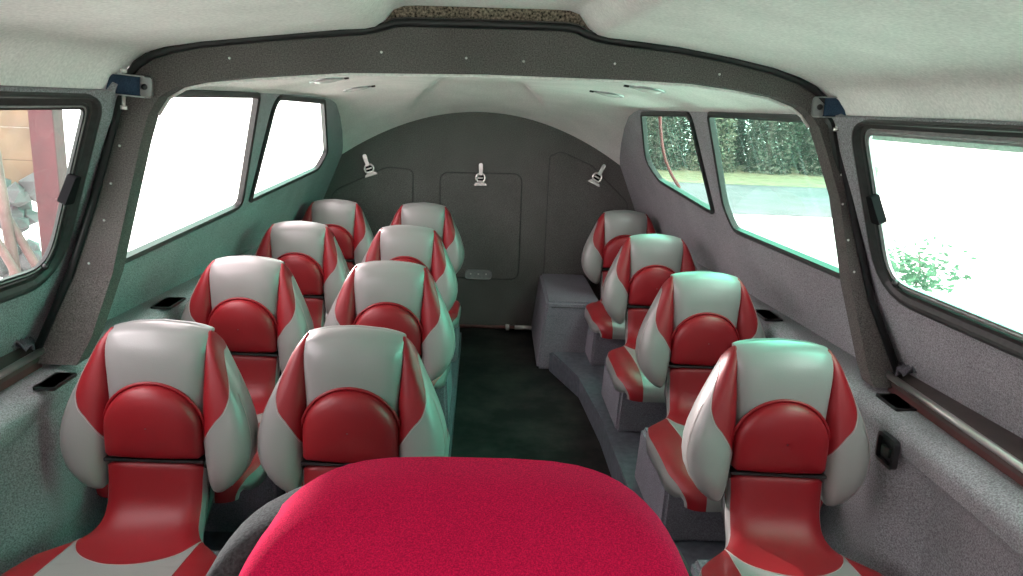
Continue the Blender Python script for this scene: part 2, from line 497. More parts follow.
for i, (x, z, tilt, lab) in enumerate([(-.715, 1.035, -.33, 'white metal toggle clip at the left end of the bulkhead, lever tilted left'),
                         (-.006, 1.005, 0, 'white metal toggle clip upright above the middle bulkhead hatch'),
                         (.745, 1.035, .45, 'white metal toggle clip on the right bulkhead hatch, lever tilted right')]):
    o = c0 if i == 0 else dup(c0, (0, 0, 0), 0, lab)
    o['label'] = lab
    o.location = (x, 4.997, z); o.rotation_euler = (0, tilt, 0); o.scale = (.85, .85, .85)

# ceiling (rear lining, front roof lining) as one structure with two linings
def ceil_edge(y):
    return 1.444 if y <= 4.05 else interp([(4.05, 1.444), (4.2, 1.434), (4.35, 1.411), (4.55, 1.343), (4.75, 1.253), (4.9, 1.17), (5.0, 1.085)], y)
def ceil_z(x, y):
    ze = ceil_edge(y)
    zc = interp([(2.1, 1.56), (3.0, 1.545), (4.0, 1.525), (4.25, 1.510), (5.0, 1.394)], y)
    e = interp([(2.1, 5), (3.8, 4.), (4.3, 2.6), (5.0, 2.)], y)
    u = min(1, abs(x)/(wx(y, ze)+.012))
    z = ze+(zc-ze)*(1-u**e)
    # raised middle of the lining with creases either side
    hw = interp([(3.4, .20), (4.1, .26), (5.0, .50)], y)
    k = max(0, min(1, (hw-abs(x+.02))/.06)); k = k*k*(3-2*k)
    z += .045*k*interp([(3.2, 0), (3.8, 1), (4.3, 1), (5.0, .0)], y)
    z += .006*math.sin(9*x+3*y)*interp([(3.4, 0), (4.2, 1), (4.9, 0)], y)
    return z
bm = bmesh.new(); rows = []
ny = 60; nx = 72
for i in range(ny+1):
    y = HY+.03+(5.003-HY-.03)*i/ny
    X = wx(y, ceil_edge(y))+.016
    rows.append([(X*(-1+2*j/nx), y, ceil_z(X*(-1+2*j/nx), y)) for j in range(nx+1)])
add_grid(bm, rows)
# front roof lining
prof = [(-.99, 1.40), (-.962, 1.440), (-.948, 1.472), (-.925, 1.502), (-.885, 1.535), (-.82, 1.555), (-.726, 1.572), (-.6, 1.588), (-.45, 1.607), (-.373, 1.617), (-.31, 1.622), (-.285, 1.628), (-.262, 1.645), (-.24, 1.674), (-.215, 1.684), (-.18, 1.687),
        (0, 1.690), (.18, 1.693), (.215, 1.692), (.24, 1.684), (.265, 1.652), (.288, 1.634), (.315, 1.628), (.40, 1.622), (.504, 1.613), (.65, 1.592), (.76, 1.572), (.83, 1.552), (.885, 1.53), (.925, 1.502), (.948, 1.472), (.962, 1.440), (.99, 1.40)]
rows = []
for i in range(17):
    y = -.9+(HY+.012+.9)*i/16
    k = wx(y, 1.46)/wx(2.1, 1.46)
    d = (HY-y)
    r = []
    for x, z in prof:
        r.append((x*k, y, z + (.02*math.sin(d*1.05)*max(0, 1-abs(x)/.95))))
    rows.append(r)
bmc = bm
add_grid(bmc, rows)
ce = struct(finish('ceiling', bmc, M['ceil']), 'pale fabric cabin ceiling lining', 'ceiling')

# arch frame between front and rear cabin
outer = [(-1.205, .715), (-1.185, .75), (-1.11, .95), (-1.03, 1.157), (-.975, 1.32), (-.945, 1.42), (-.925, 1.47), (-.895, 1.507), (-.853, 1.535), (-.80, 1.552), (-.726, 1.568), (-.55, 1.592), (-.373, 1.612), (-.32, 1.617), (-.285, 1.624), (-.255, 1.633), (-.235, 1.640), (-.205, 1.643),
         (0, 1.647), (.20, 1.650), (.235, 1.646), (.26, 1.635), (.285, 1.628), (.32, 1.622), (.504, 1.608), (.65, 1.588), (.76, 1.566), (.83, 1.545), (.88, 1.52), (.92, 1.485), (.945, 1.43), (.985, 1.33), (1.045, 1.157), (1.12, .95), (1.20, .75), (1.225, .715)]
inner = [(1.125, .715), (1.115, .76), (1.06, .98), (.99, 1.233), (.94, 1.35), (.905, 1.425), (.880, 1.455), (.85, 1.475), (.78, 1.498), (.68, 1.513), (.565, 1.524), (.406, 1.527), (0, 1.525), (-.374, 1.513), (-.603, 1.49), (-.74, 1.472), (-.80, 1.457), (-.845, 1.43), (-.875, 1.385), (-.90, 1.31), (-.942, 1.16), (-1.00, .95), (-1.05, .78), (-1.075, .715)]
bm = bmesh.new()
def hoopmap(a, b, d):
    lean = -.09*max(0, min(1, (.95-b)/.25))**2
    return Vector((a, HY+lean+d, b))
plate(bm, outer[:2]+offset_loop(outer+inner, .014)[2:len(outer)-2]+outer[-2:]+inner, [], hoopmap, .07)
hoop = struct(finish('trim_1', bm, M['hoop'], smooth=False), 'charcoal carpeted arch frame across the cabin', 'frame')
bm = bmesh.new()
add_tube(bm, [hoopmap(a, b, -.004) for a, b in outer[1:-1]], .011, 8)
finish('edge_trim', bm, M['blackp'], hoop)
bm = bmesh.new()   # bright lining edge on the underside of the arch
add_tube(bm, [hoopmap(a, b, .066)+Vector((0, 0, -.003)) for a, b in inner[5:-5]], .005, 6)
finish('lining_edge', bm, M['ceil'], hoop)
bm = bmesh.new()   # speckled strip in the roof recess above the arch
add_grid(bm, [[(-.31+.031*k, HY+.006, z0) for k in range(21)] for z0 in (1.612, 1.65, 1.72)])
finish('mesh_strip', bm, M['mesh'], hoop, smooth=False)
for (x, z) in [(-.66, 1.535), (-.27, 1.567), (-.05, 1.562), (.10, 1.56), (.34, 1.565), (.62, 1.55), (-.985, 1.20), (-1.01, 1.10), (-.955, 1.30), (-1.06, .98), (.985, 1.30), (1.0, 1.22), (1.03, 1.12), (1.06, 1.03), (1.09, .93)]:
    bm = bmesh.new()
    bmesh.ops.create_uvsphere(bm, u_segments=8, v_segments=5, radius=.0035, matrix=Matrix.Translation(hoopmap(x, z, 0)))
    finish('screw', bm, M['steel'], hoop)

# blue strap brackets on the shoulders of the arch
for s, cx, cz, lab in ((-1, -.912, 1.456, 'blue webbing strap in a steel bracket on the left shoulder of the arch'), (1, .932, 1.478, 'blue webbing strap in a steel bracket on the right shoulder of the arch')):
    r = empty('strap_bracket', (cx, HY, cz), 0)
    r.rotation_euler = (0, s*.03+(.10 if s < 0 else -.05), 0)
    bm = bmesh.new()
    lp = rounded_loop([(-s*.054, -.027), (-s*.054, .027), (s*.02, .027), (s*.02, -.027)], [.012, .012, .002, .002], 4)
    plate(bm, lp, [], lambda a, b, d: Vector((a, -.010+d, b)), .010)
    for zz in (-.027, .024):   # folded flanges
        add_box(bm, (min(-s*.05, s*.022), -.045, zz), (max(-s*.05, s*.022), -.008, zz+.003), 0)
    brk = finish('bracket', bm, M['alu'], r, smooth=False)
    bm = bmesh.new()   # webbing wrapped round the pin
    prof = [(-s*.026, -.014), (-s*.02, -.032), (s*.0, -.042), (s*.02, -.043), (s*.042, -.042), (s*.056, -.036), (s*.060, -.026), (s*.055, -.020)]
    rows = [[(x, y, z) for x, y in prof] for z in (-.024, -.02, .02, .024)]
    rows = [[(x, y+.004 if i in (0, 3) else y, z) for x, y, z in rr] for i, rr in enumerate(rows)]
    add_grid(bm, rows)
    finish('strap', bm, M['strap'], r)
    bm = bmesh.new()
    add_tube(bm, [(s*.008, -.03, -.055), (s*.008, -.03, .036)], .005, 10)
    add_tube(bm, [(s*.008, -.03, .030), (s*.008, -.03, .040)], .009, 8)
    add_tube(bm, [(s*.008, -.03, -.062), (s*.008, -.03, -.052)], .009, 8)
    finish('pin', bm, M['chrome'], r)
    bm = bmesh.new()
    bmesh.ops.create_uvsphere(bm, u_segments=10, v_segments=6, radius=.008, matrix=Matrix.Translation((-s*.036, -.012, 0)))
    finish('bolt', bm, M['blackp'], brk)
    tag(r, lab, 'bracket', 'strap brackets on the arch')

# grab rails along the front ledges
for s in (-1, 1):
    bm = bmesh.new()
    def P(y): return 1.168+.014*(y-1.5)
    rows = []
    for y in (-.6, .4, 1.2, 1.8, 2.105):
        x0 = P(y); x1 = wx(y, .73)-.006
        rows.append([(s*x0, y, .722), (s*x0, y, .746), (s*(x0+.006), y, .754), (s*x1, y, .756), (s*x1, y, .722)])
    add_grid(bm, rows, True, cap=True)
    rl = finish('side_rail', bm, M['wood'], smooth=False)
    bm = bmesh.new()
    add_tube(bm, [(s*(P(y)-.001), y, .746) for y in (-.6, .4, 1.2, 1.8, 2.108)], .010, 10)
    finish('steel_edge', bm, M['steel'], rl)
    bm = bmesh.new()
    add_box(bm, (min(s*1.178, s*1.205), -.55, .7005), (max(s*1.178, s*1.205), 2.06, .724))
    finish('support_strip', bm, M['woodred'], rl, smooth=False)
    tag(rl, 'dark wooden rail with bright steel edge along the %s wall under the front window' % side_name[s], 'rail', 'side rails')
    # crumpled tape at foot of the arch
    bm = bmesh.new()
    n = 6
    rows = [[(s*(1.205+.05*i/n - .03*j/n), 2.085-.06*j/n-.02*i/n, 0.763+.012*math.sin(i*1.7+j*2.3)+.018*i/n) for i in range(n+1)] for j in range(n+1)]
    add_grid(bm, rows)
    sm = bm
    tp = finish('cloth_scrap', sm, M['plinth']); md = tp.modifiers.new('t', 'SOLIDIFY'); md.thickness = .004
    tag(tp, 'crumpled grey lining scrap at the foot of the arch on the %s rail' % side_name[s], 'scrap')

# black vents set in the ledges, latch on the right hull side
def vent(x, y, lab, grp, L=.05, W=.024):
    v = empty('ledge_vent', (x, y, LEDGE))
    bm = bmesh.new()
    lp = rounded_loop([(-W, -L), (W, -L), (W, L), (-W, L)], .006, 3)
    hole = offset_loop(lp, -.007)
    plate(bm, lp, [hole], lambda a, b, d: Vector((a, b, .006-d)), .008)
    finish('frame', bm, M['blackp'], v, smooth=False)
    bm = bmesh.new()
    vs = [bm.verts.new((p[0], p[1], .0015)) for p in hole]; bm.faces.new(vs)
    for k in range(3):
        add_box(bm, (-W+.008, -L+.018+k*L*.62, .0), (W-.008, -L+.022+k*L*.62, .005))
    finish('louvre', bm, M['rubber'], v, smooth=False)
    return tag(v, lab, 'vent', grp)
g = 'black vents in the side ledges'
vent(1.152, 1.965, 'black vent in the right ledge beside the foot of the arch', g, .058, .030)
vent(1.115, 2.86, 'black vent in the right ledge behind the arch, above the second row', g, .075, .035)
vent(-1.085, 1.95, 'black vent in the left ledge beside the foot of the arch', g, .058, .028)
vent(-1.11, 2.76, 'black vent in the left ledge behind the arch', g, .075, .035)
bm = bmesh.new()
lp = rounded_loop([(-.045, -.04), (.045, -.04), (.045, .04), (-.045, .04)], .018, 5)
inn = offset_loop(lp, -.010)
lx = 1.086
rows = [[(lx-d, 1.845+p[0], .615+p[1]) for p in L] for L, d in ((lp, 0), (lp, .014), (inn, .016), (inn, .004))]
V = add_grid(bm, rows, True); bm.faces.new(V[-1])
lt = finish('flush_latch', bm, M['blackp'], smooth=False)
tag(lt, 'black recessed latch on the right hull side beside the nearest seat', 'latch')
bm = bmesh.new(); add_box(bm, (lx-.014, 1.825, .600), (lx-.003, 1.865, .625), .003)
finish('latch_lever', bm, M['rubber'], lt, smooth=False)

# ceiling lamps
def lamp(x, y, z, lab):
    r = empty('ceiling_light', (x, y, ceil_z(x, y)-.001))
    ax = math.atan((ceil_z(x+.03, y)-ceil_z(x-.03, y))/.06); r.rotation_euler = (math.atan((ceil_z(x, y+.03)-ceil_z(x, y-.03))/.06), -ax, 0)
    bm = bmesh.new()
    prof = [(.070, .002), (.070, -.003), (.067, -.006), (.058, -.007), (.056, -.005)]
    add_grid(bm, [[(a*math.cos(t), a*math.sin(t), b) for t in [2*pi*k/28 for k in range(28)]] for a, b in prof], True)
    finish('bezel', bm, M['alu'], r)
    bm = bmesh.new()
    prof = [(.057, -.004), (.05, -.008), (.035, -.011), (.015, -.013), (.0005, -.0135)]
    add_grid(bm, [[(a*math.cos(t), a*math.sin(t), b) for t in [2*pi*k/28 for k in range(28)]] for a, b in prof], True)
    finish('lens', bm, M['lens'], r)
    bm = bmesh.new()
    add_box(bm, (-.088 if x > 0 else .070, -.010, -.009), (-.070 if x > 0 else .088, .010, -.001), .002)
    finish('spring_clip', bm, M['blackp'], r, smooth=False)
    return tag(r, lab, 'lamp', 'round ceiling lamps behind the arch')
lamp(-.63, 3.25, 1.548, 'round flush ceiling lamp on the left, nearer the arch')
lamp(-.62, 3.95, 1.532, 'round flush ceiling lamp on the left, nearer the bulkhead')
lamp(.60, 2.95, 1.552, 'round flush ceiling lamp on the right, nearer the arch')
lamp(.56, 3.6, 1.535, 'round flush ceiling lamp on the right, nearer the bulkhead')

# ------------------------------------------------------------------ passenger seats
TILT = .05
def sh(p): return (p[0], p[1]+TILT*(p[2]-.52), p[2])
XO = [(.452, .152), (.458, .166), (.468, .180), (.49, .203), (.53, .230), (.57, .241), (.61, .241), (.66, .229), (.72, .204), (.77, .179), (.81, .160), (.83, .149), (.85, .135), (.862, .125)]
XI = [(.452, .144), (.458, .138), (.468, .133), (.49, .128), (.55, .120), (.62, .112), (.80, .114), (.85, .115), (.862, .120)]
YF = [(.452, -.045), (.46, -.062), (.475, -.076), (.52, -.092), (.60, -.090), (.70, -.073), (.80, -.047), (.83, -.036), (.85, -.018), (.862, .0)]
YB = [(.452, -.02), (.46, .0), (.49, .022), (.55, .042), (.65, .050), (.80, .048), (.83, .040), (.85, .024), (.862, .006)]
NA = 48
def lobe_pt(s, z, ang):
    xi, xo, yf, yb = spl(XI, z), spl(XO, z), spl(YF, z), spl(YB, z)
    cx, a = (xi+xo)/2, (xo-xi)/2; cy, b = (yf+yb)/2, (yb-yf)/2
    c, sn = math.cos(ang), math.sin(ang)
    e = .80
    # ang 0 = outer, -pi/2 = front
    return sh((s*(cx+a*math.copysign(abs(c)**e, c)), cy+b*math.copysign(abs(sn)**e, sn), z))
def zseam(ang):
    c = math.cos(ang); sn = math.sin(ang)
    if sn < 0:       # front: low at the inner side, rising outward
        u = (c+1)/2
        return interp([(0, .585), (.08, .598), (.3, .636), (.5, .668), (.76, .715), (.88, .752), (1, .815)], u)
    u = (c+1)/2
    return interp([(0, .585), (.3, .72), (.6, .84), (1, .815)], u)

def make_seat():
    r = empty('passenger_seat')
    zb = [.436, .440, .446, .454, .464, .478, .495, .515, .54, .57]
    for s in (-1, 1):
        # lower grey bolster and upper red panel share one wing-shaped volume, divided along the seam
        angs = [2*pi*k/NA for k in range(NA)]
        rows = []
        for t in [0, .03, .07, .12, .18, .26, .35, .45, .55, .66, .77, .88, 1]:
            rows.append([lobe_pt(s, .452+(zseam(a)-.452)*t, a) for a in angs])
        bm = bmesh.new(); V = add_grid(bm, rows, True)
        bm.faces.new(V[0]); 
        finish('bolster', bm, M['grey'], r)
        rows = []
        for t in [0, .12, .25, .4, .55, .68, .78, .86, .92, .96, .985, 1]:
            rows.append([lobe_pt(s, zseam(a)+(.862-zseam(a))*t, a) for a in angs])
        bm = bmesh.new(); V = add_grid(bm, rows, True); bm.faces.new(V[-1])
        spn = finish('side_panel', bm, M['red'], r)
        bm = bmesh.new()   # stitching along the seam and round the bolster
        fa = [a for a in [-pi*1.0+pi*k/30 for k in range(31)]]
        def outp(a, z, d=.0006):
            p = Vector(lobe_pt(s, z, a)); c = Vector(lobe_pt(s, z, a+pi)); return p+(p-c).normalized()*d
        add_tube(bm, [outp(a, zseam(a)-.004) for a in fa[6:]], .0008, 4)
        add_tube(bm, [outp(-.42, z) for z in [.475+.02*k for k in range(13)]], .0007, 4)
        finish('stitching', bm, M['thread'], spn)
    # centre of the backrest with the pale headrest panel
    bm = bmesh.new(); rows = []
    ZT = .882
    for z, k in [(.53, .72), (.533, .9), (.54, 1), (.56, 1), (.62, 1), (.68, 1), (.74, 1), (.78, 1), (.81, 1), (.83, 1), (.84, .98), (.852, .93), (.862, .86), (.870, .74), (.877, .58), (.880, .38), (ZT, .15)]:
        yf = spl([(.5, -.058), (.6, -.064), (.72, -.072), (.80, -.070), (.845, -.062), (.886, -.05)], z); yb = .048
        cy = (yf+yb)/2+(.012 if z > .87 else 0); hb = (yb-yf)/2*k
        rr = []
        W = interp([(.5, .120), (.72, .124), (.80, .130), (.845, .131), (.882, .124)], z)
        for a in [2*pi*q/40 for q in range(40)]:
            c, sn = math.cos(a), math.sin(a)
            x = W*math.copysign(abs(c)**.35, c); y = cy+hb*math.copysign(abs(sn)**.6, sn)
            dz = -.022*(x/.13)**2*max(0, (z-.75)/.135)
            # shoulders of the pad sit slightly back from its crown
            y += .010*(x/.13)**2
            rr.append(sh((x, y, z+dz)))
        rows.append(rr)
    V = add_grid(bm, rows, True, cap=True)
    finish('headrest', bm, M['grey'], r)
    # padded red arch
    bm = bmesh.new()
    A = .121; zb0 = .553; zc = .622
    def arch(k):     # loop scaled about the pad's middle
        L = []
        for t in [pi*q/28 for q in range(29)]: L.append((A*math.cos(t), zc+A*math.sin(t)))
        for q in range(1, 7): L.append((-A, zc-(zc-zb0-.008)*q/6))
        for q in range(0, 13): L.append((-A+.008+(2*A-.016)*q/12, zb0))
        for q in range(1, 7): L.append((A, zb0+.008+(zc-zb0-.008)*(q-1)/6))
        c = (0, .645)
        return [(c[0]+(x-c[0])*k, c[1]+(z-c[1])*k) for x, z in L]
    def yface(z): return spl([(.5, -.058), (.6, -.064), (.72, -.072), (.80, -.070)], z)
    rows = [[sh((x, yface(z)+.02, z)) for x, z in arch(1)]]
    for k, h in [(1, .004), (.992, .012), (.975, .020), (.94, .027), (.88, .032), (.75, .037), (.55, .041), (.3, .043), (.02, .044)]:
        rows.append([sh((x, yface(z)-h+.010*(x/.13)**2, z)) for x, z in arch(k)])
    add_grid(bm, rows, True)
    bpad = finish('back_pad', bm, M['red'], r)
    bm = bmesh.new()
    add_tube(bm, [sh((x, yface(z)-.003+.010*(x/.13)**2, z)) for x, z in [(1.035*x, zc+(z-zc)*1.035) for x, z in arch(1)[:29]]], .0045, 6)
    finish('pad_piping', bm, M['red'], bpad)
    # black fold strip under the pad
    bm = bmesh.new()
    add_box(bm, (-.124, -.074, .540), (.124, -.03, .549), .003)
    finish('fold_strip', bm, M['blackp'], r, smooth=False)
    # cushion: one sweep from the fold strip down and forward
    path = [(-.040, .546), (-.070, .538), (-.079, .515), (-.085, .480), (-.094, .445), (-.110, .42), (-.135, .404), (-.165, .395), (-.20, .391), (-.24, .391), (-.28, .394), (-.33, .399), (-.40, .405), (-.48, .410), (-.56, .412), (-.63, .409), (-.68, .398), (-.71, .378), (-.722, .35), (-.722, .325)]
    HW = [(0, .114), (1, .119), (3, .117), (5, .118), (6, .125), (7, .145), (8, .185), (9, .220), (10, .230), (11, .238), (13, .240), (14, .240), (15, .238), (16, .222), (17, .210), (18, .200), (19, .195)]
    NP = 19
    def pth(p):
        i = min(int(p), NP-1); t = p-i
        y = spl([(k, q[0]) for k, q in enumerate(path)], p); z = spl([(k, q[1]) for k, q in enumerate(path)], p)
        a = max(0, p-.05); b = min(NP, p+.05)
        ya = spl([(k, q[0]) for k, q in enumerate(path)], a); za = spl([(k, q[1]) for k, q in enumerate(path)], a)
        yb = spl([(k, q[0]) for k, q in enumerate(path)], b); zb_ = spl([(k, q[1]) for k, q in enumerate(path)], b)
        t = Vector((0, yb-ya, zb_-za)).normalized(); n = Vector((0, t.z, -t.y))
        if n.z < 0 and p > 6 and p < 16: n = -n
        return Vector((0, y, z)), Vector((0, -t.z, t.y)) if False else n
    def nrm(p):
        _, n = pth(p); return n if (n.y < 0 or n.z > .3) else -n
    def surf(p, x):
        c, _ = pth(p); n = nrm(p); hw = spl(HW, p)
        u = min(1, abs(x)/hw)
        wing = max(0, min(1, (p-7.5)/2.5))
        h = -.016*u**7
        h += wing*(.024*max(0, (abs(x)-.12)/.14)*(1-u**6))      # raised side wings
        q = c+n*h; return (x, q.y, q.z)
    TIP = 10.3
    def xa(p):
        hw = spl(HW, p)
        if p <= 7: return hw
        u = (p-7)/(TIP-7)
        return .145*math.sqrt(max(0, 1-u*u)) if u < 1 else 0
    def frange(a, b, n): return [a+(b-a)*k/n for k in range(n+1)]
    bm = bmesh.new()
    ps = frange(0, 7, 21)+[7+(TIP-7)*math.sin(pi/2*k/16) for k in range(1, 17)]
    add_grid(bm, [[surf(p, xa(p)*(-1+2*j/16)) for j in range(17)] for p in ps])
    spd = finish('seat_pad', bm, M['red'], r)
    bm = bmesh.new()
    XB = .145
    for s in (-1, 1):
        pp = [7+(TIP-7)*math.sin(pi/2*k/16) for k in range(0, 17)]
        add_grid(bm, [[surf(p, s*(xa(p)+(max(xa(p)+.0005, XB)-xa(p))*j/6)) for j in range(7)] for p in pp])
        add_grid(bm, [[surf(p, s*XB*j/6) for j in range(7)] for p in frange(TIP, 19, 26)])
    finish('seat_insert', bm, M['grey'], r)
    for s in (-1, 1):
        bm = bmesh.new()
        add_grid(bm, [[surf(p, s*(XB+(max(spl(HW, p), XB+.0005)-XB)*j/10)) for j in range(11)] for p in frange(7, 19, 36)])
        finish('seat_wing', bm, M['red'], r)
    bm = bmesh.new()
    tp = [7+(TIP-7)*math.sin(pi/2*k/16) for k in range(0, 17)]
    seam = [surf(p, -xa(p)) for p in tp]+[surf(p, xa(p)) for p in reversed(tp)]
    up = Vector((0, -.0003, .0008))
    add_tube(bm, [Vector(q)+up for q in seam], .0009, 4)
    for s in (-1, 1): add_tube(bm, [Vector(surf(p, s*XB))+up for p in frange(7.2, 17, 24)], .0009, 4)
    finish('stitching', bm, M['thread'], spd)
    # grey underside and flanks
    bm = bmesh.new(); rows = []
    for p in frange(0, 19, 57):
        c, _ = pth(p); n = nrm(p); hw = spl(HW, p)
        th = interp([(0, .03), (5, .05), (8, .06), (10, .072), (15, .075), (17, .06), (19, .03)], p)
        e = Vector(surf(p, hw)); el = Vector(surf(p, -hw))
        o1 = e-n*th*.25+Vector((.006, 0, 0)); o2 = e-n*th*.75+Vector((.004, 0, 0)); o3 = c-n*th+Vector((hw*.93, 0, 0))
        mir = lambda v: Vector((-v.x, v.y, v.z))
        rows.append([e, o1, o2, o3, mir(o3), mir(o2), mir(o1), mir(e)])
    add_grid(bm, rows)
    finish('seat_base', bm, M['grey'], r)
    # steel bracket joining the back to the seat
    bm = bmesh.new()
    for s in (-1, 1):
        add_tube(bm, [sh((s*.10, .045, .80)), sh((s*.10, .055, .60)), (s*.10, .05, .50), (s*.10, .02, .40), (s*.10, -.06, .345), (s*.10, -.30, .334)], .012, 8)
    finish('back_frame', bm, M['blackp'], r)
    return tag(r, '', 'seat', 'red and silver passenger seats')

def make_plinth():
    r = empty('seat_plinth')
    bm = bmesh.new()
    rows = []
    for z, k in ((0, 0), (.10, .0), (.19, .004), (.20, .012)):
        rows.append((z, k))
    def box(x0, x1, y0, y1, z0, z1, tx=.0):
        vs = [(x0-tx, y0-.02, z0), (x1+tx, y0-.02, z0), (x1+tx, y1, z0), (x0-tx, y1, z0), (x0, y0, z1), (x1, y0, z1), (x1, y1, z1), (x0, y1, z1)]
        V = [bm.verts.new(v) for v in vs]
        for q in ((3, 2, 1, 0), (4, 5, 6, 7), (0, 1, 5, 4), (1, 2, 6, 5), (2, 3, 7, 6), (3, 0, 4, 7)): bm.faces.new([V[i] for i in q])
    box(-.218, .218, -.52, -.10, 0, .322-.115, .012)
    bmesh.ops.bevel(bm, geom=list(bm.edges), offset=.012, segments=3, affect='EDGES')
    finish('body', bm, M['plinth'], r, smooth=False)
    bm = bmesh.new()
    add_box(bm, (-.19, -.545, .165), (-.06, -.525, .171), .002)
    finish('seam', bm, M['blackp'], r, smooth=False)
    return r

ROWY = [1.90, 2.75, 3.60, 4.45]
rown = ['nearest row', 'second row', 'third row', 'rearmost row']
COLS = [([-.794, -.826, -.835, -.830], 'left window', 'left wall'), ([-.306, -.317, -.335, -.325], 'left aisle', 'aisle'), ([.797, .833, .833, .838], 'right', 'right wall')]
seatL = {
 (0, 0): 'red and silver seat by the left wall in the nearest row',
 (0, 1): 'red and silver seat by the left wall in the second row from the front',
 (0, 2): 'red and silver seat by the left wall in the third row from the front',
 (0, 3): 'red and silver seat by the left wall in the rearmost row',
 (1, 0): 'red and silver seat in the nearest row, partly hidden by the crimson helm seat',
 (1, 1): 'red and silver seat left of the aisle, second row from the viewer',
 (1, 2): 'red and silver seat left of the aisle, third row from the viewer',
 (1, 3): 'red and silver seat left of the aisle, rearmost row, nearest the hatch',
 (2, 0): 'red and silver seat along the right wall, nearest to the viewer',
 (2, 1): 'red and silver seat along the right wall, second from the viewer',
 (2, 2): 'red and silver seat along the right wall, third from the viewer',
 (2, 3): 'red and silver seat along the right wall, farthest, beside the bulkhead'}
seat0 = make_seat(); pl0 = make_plinth()
tag(pl0, '', 'plinth', 'carpeted seat plinths')
first = True
jit = [(.0, .01), (.012, -.02), (-.008, .015), (.004, 0), (.0, .0), (.006, .02), (-.01, -.015), (.006, .01), (0, -.015), (.004, .02), (-.004, .0), (.01, .015)]
k = 0
for ci, (cx, a, b) in enumerate(COLS):
    for ri, y in enumerate(ROWY):
        dx, rz = jit[k]; k += 1
        x = cx[ri]
        base = .115; yaw = -.03
        plab = 'grey carpeted plinth under the ' + {0: 'seat by the left wall', 1: 'seat left of the aisle', 2: 'seat along the right wall'}[ci] + ' in the ' + rown[ri]
        if first:
            s_, p_ = seat0, pl0; first = False
            s_.location = (x, y, 0); s_.rotation_euler = (0, 0, rz+yaw); s_['label'] = seatL[(ci, ri)]
            p_.location = (x, y, base); p_['label'] = plab
        else:
            dup(seat0, (x, y, 0), rz+yaw, seatL[(ci, ri)])
            q_ = dup(pl0, (x, y, base), 0, plab)
            if (ci, ri) == (2, 3):          # the rearmost right plinth is shortened by the box behind it
                q_.scale = (1, .53, 1); q_.location.y = 4.20

# platforms the plinths stand on
def prism(bm, poly, z0, z1):
    lo = [bm.verts.new((x, y, z0)) for x, y in poly]; hi = [bm.verts.new((x, y, z1)) for x, y in poly]
    bm.faces.new(hi); bm.faces.new(list(reversed(lo)))
    for i in range(len(poly)):
        j = (i+1) % len(poly); bm.faces.new([lo[i], lo[j], hi[j], hi[i]])
bm = bmesh.new()
prism(bm, [(.415, 4.16), (.535, 3.75), (.565, 3.2), (.57, .9), (1.06, .9), (1.06, 2.1), (1.05, 4.16)], 0, .115)
bmesh.ops.bevel(bm, geom=[e for e in bm.edges if all(v.co.z > .1 for v in e.verts)], offset=.01, segments=2, affect='EDGES')
struct(finish('floor_platform', bm, M['step'], smooth=False), 'dark blue-grey raised platform under the right seats', 'platform')
bm = bmesh.new()
prism(bm, [(-.09, 4.5), (-.09, .9), (-1.06, .9), (-1.06, 2.1), (-1.05, 4.5)], 0, .115)
bmesh.ops.bevel(bm, geom=[e for e in bm.edges if all(v.co.z > .1 for v in e.verts)], offset=.01, segments=2, affect='EDGES')
struct(finish('floor_platform', bm, M['step'], smooth=False), 'dark raised platform under the left seats', 'platform')

# carpeted locker by the bulkhead on the right
bm = bmesh.new()
vs = [(.345, 4.17, 0), (.70, 4.17, 0), (.70, 4.995, 0), (.36, 4.995, 0), (.388, 4.24, .38), (.70, 4.24, .38), (.70, 4.995, .38), (.404, 4.995, .38)]
V = [bm.verts.new(v) for v in vs]
for q in ((3, 2, 1, 0), (4, 5, 6, 7), (0, 1, 5, 4), (1, 2, 6, 5), (2, 3, 7, 6), (3, 0, 4, 7)): bm.faces.new([V[i] for i in q])
bmesh.ops.bevel(bm, geom=list(bm.edges), offset=.014, segments=3, affect='EDGES')
lk = finish('storage_box', bm, M['plinth'], smooth=False)
tag(lk, 'large grey carpeted box against the bulkhead behind the right seats', 'box')
bm = bmesh.new(); add_tube(bm, [(.415, 4.226, .352), (.69, 4.226, .352)], .002, 5)
finish('lid_seam', bm, M['blackp'], lk)

# cables hanging between the nearest left seats
bm = bmesh.new()
add_tube(bm, [(-.545, 1.76, .41), (-.548, 1.70, .385), (-.55, 1.64, .31), (-.55, 1.57, .21), (-.55, 1.50, .145), (-.55, 1.30, .125)], .008, 8)
cb = finish('cable', bm, M['cable']); tag(cb, 'black cable curving down between the two nearest left seats', 'cable')

# ------------------------------------------------------------------ helm seat at the front
hr = empty('helm_seat', (.0, .62, 0))
def helm_loop(W, zt, zb, rad):
    return rounded_loop([(-W, zb), (-W-.0, zt), (W, zt), (W, zb)], [.03, rad, rad, .03], 10)
def helm_y(z): return interp([(.50, -.165), (.80, -.085), (1.02, -.005), (1.06, .055), (1.09, .12)], z)
HWID = [(.60, .245), (.80, .236), (.92, .229), (.98, .221), (1.02, .210), (1.045, .195), (1.061, .175), (1.071, .150), (1.077, .12), (1.080, .085), (1.081, .04)]
HZ = [.60, .66, .74, .82, .90, .95, .98, 1.0, 1.015, 1.030, 1.042, 1.051, 1.058, 1.064, 1.069, 1.073, 1.0757, 1.078, 1.080, 1.081]
HLOOP = [(spl(HWID, z), z) for z in HZ]+[(-spl(HWID, z), z) for z in reversed(HZ)]
def fab(k, h):
    return [(x*k, helm_y(.84+(z-.84)*k)-h, .84+(z-.84)*k) for x, z in HLOOP]
bm = bmesh.new()
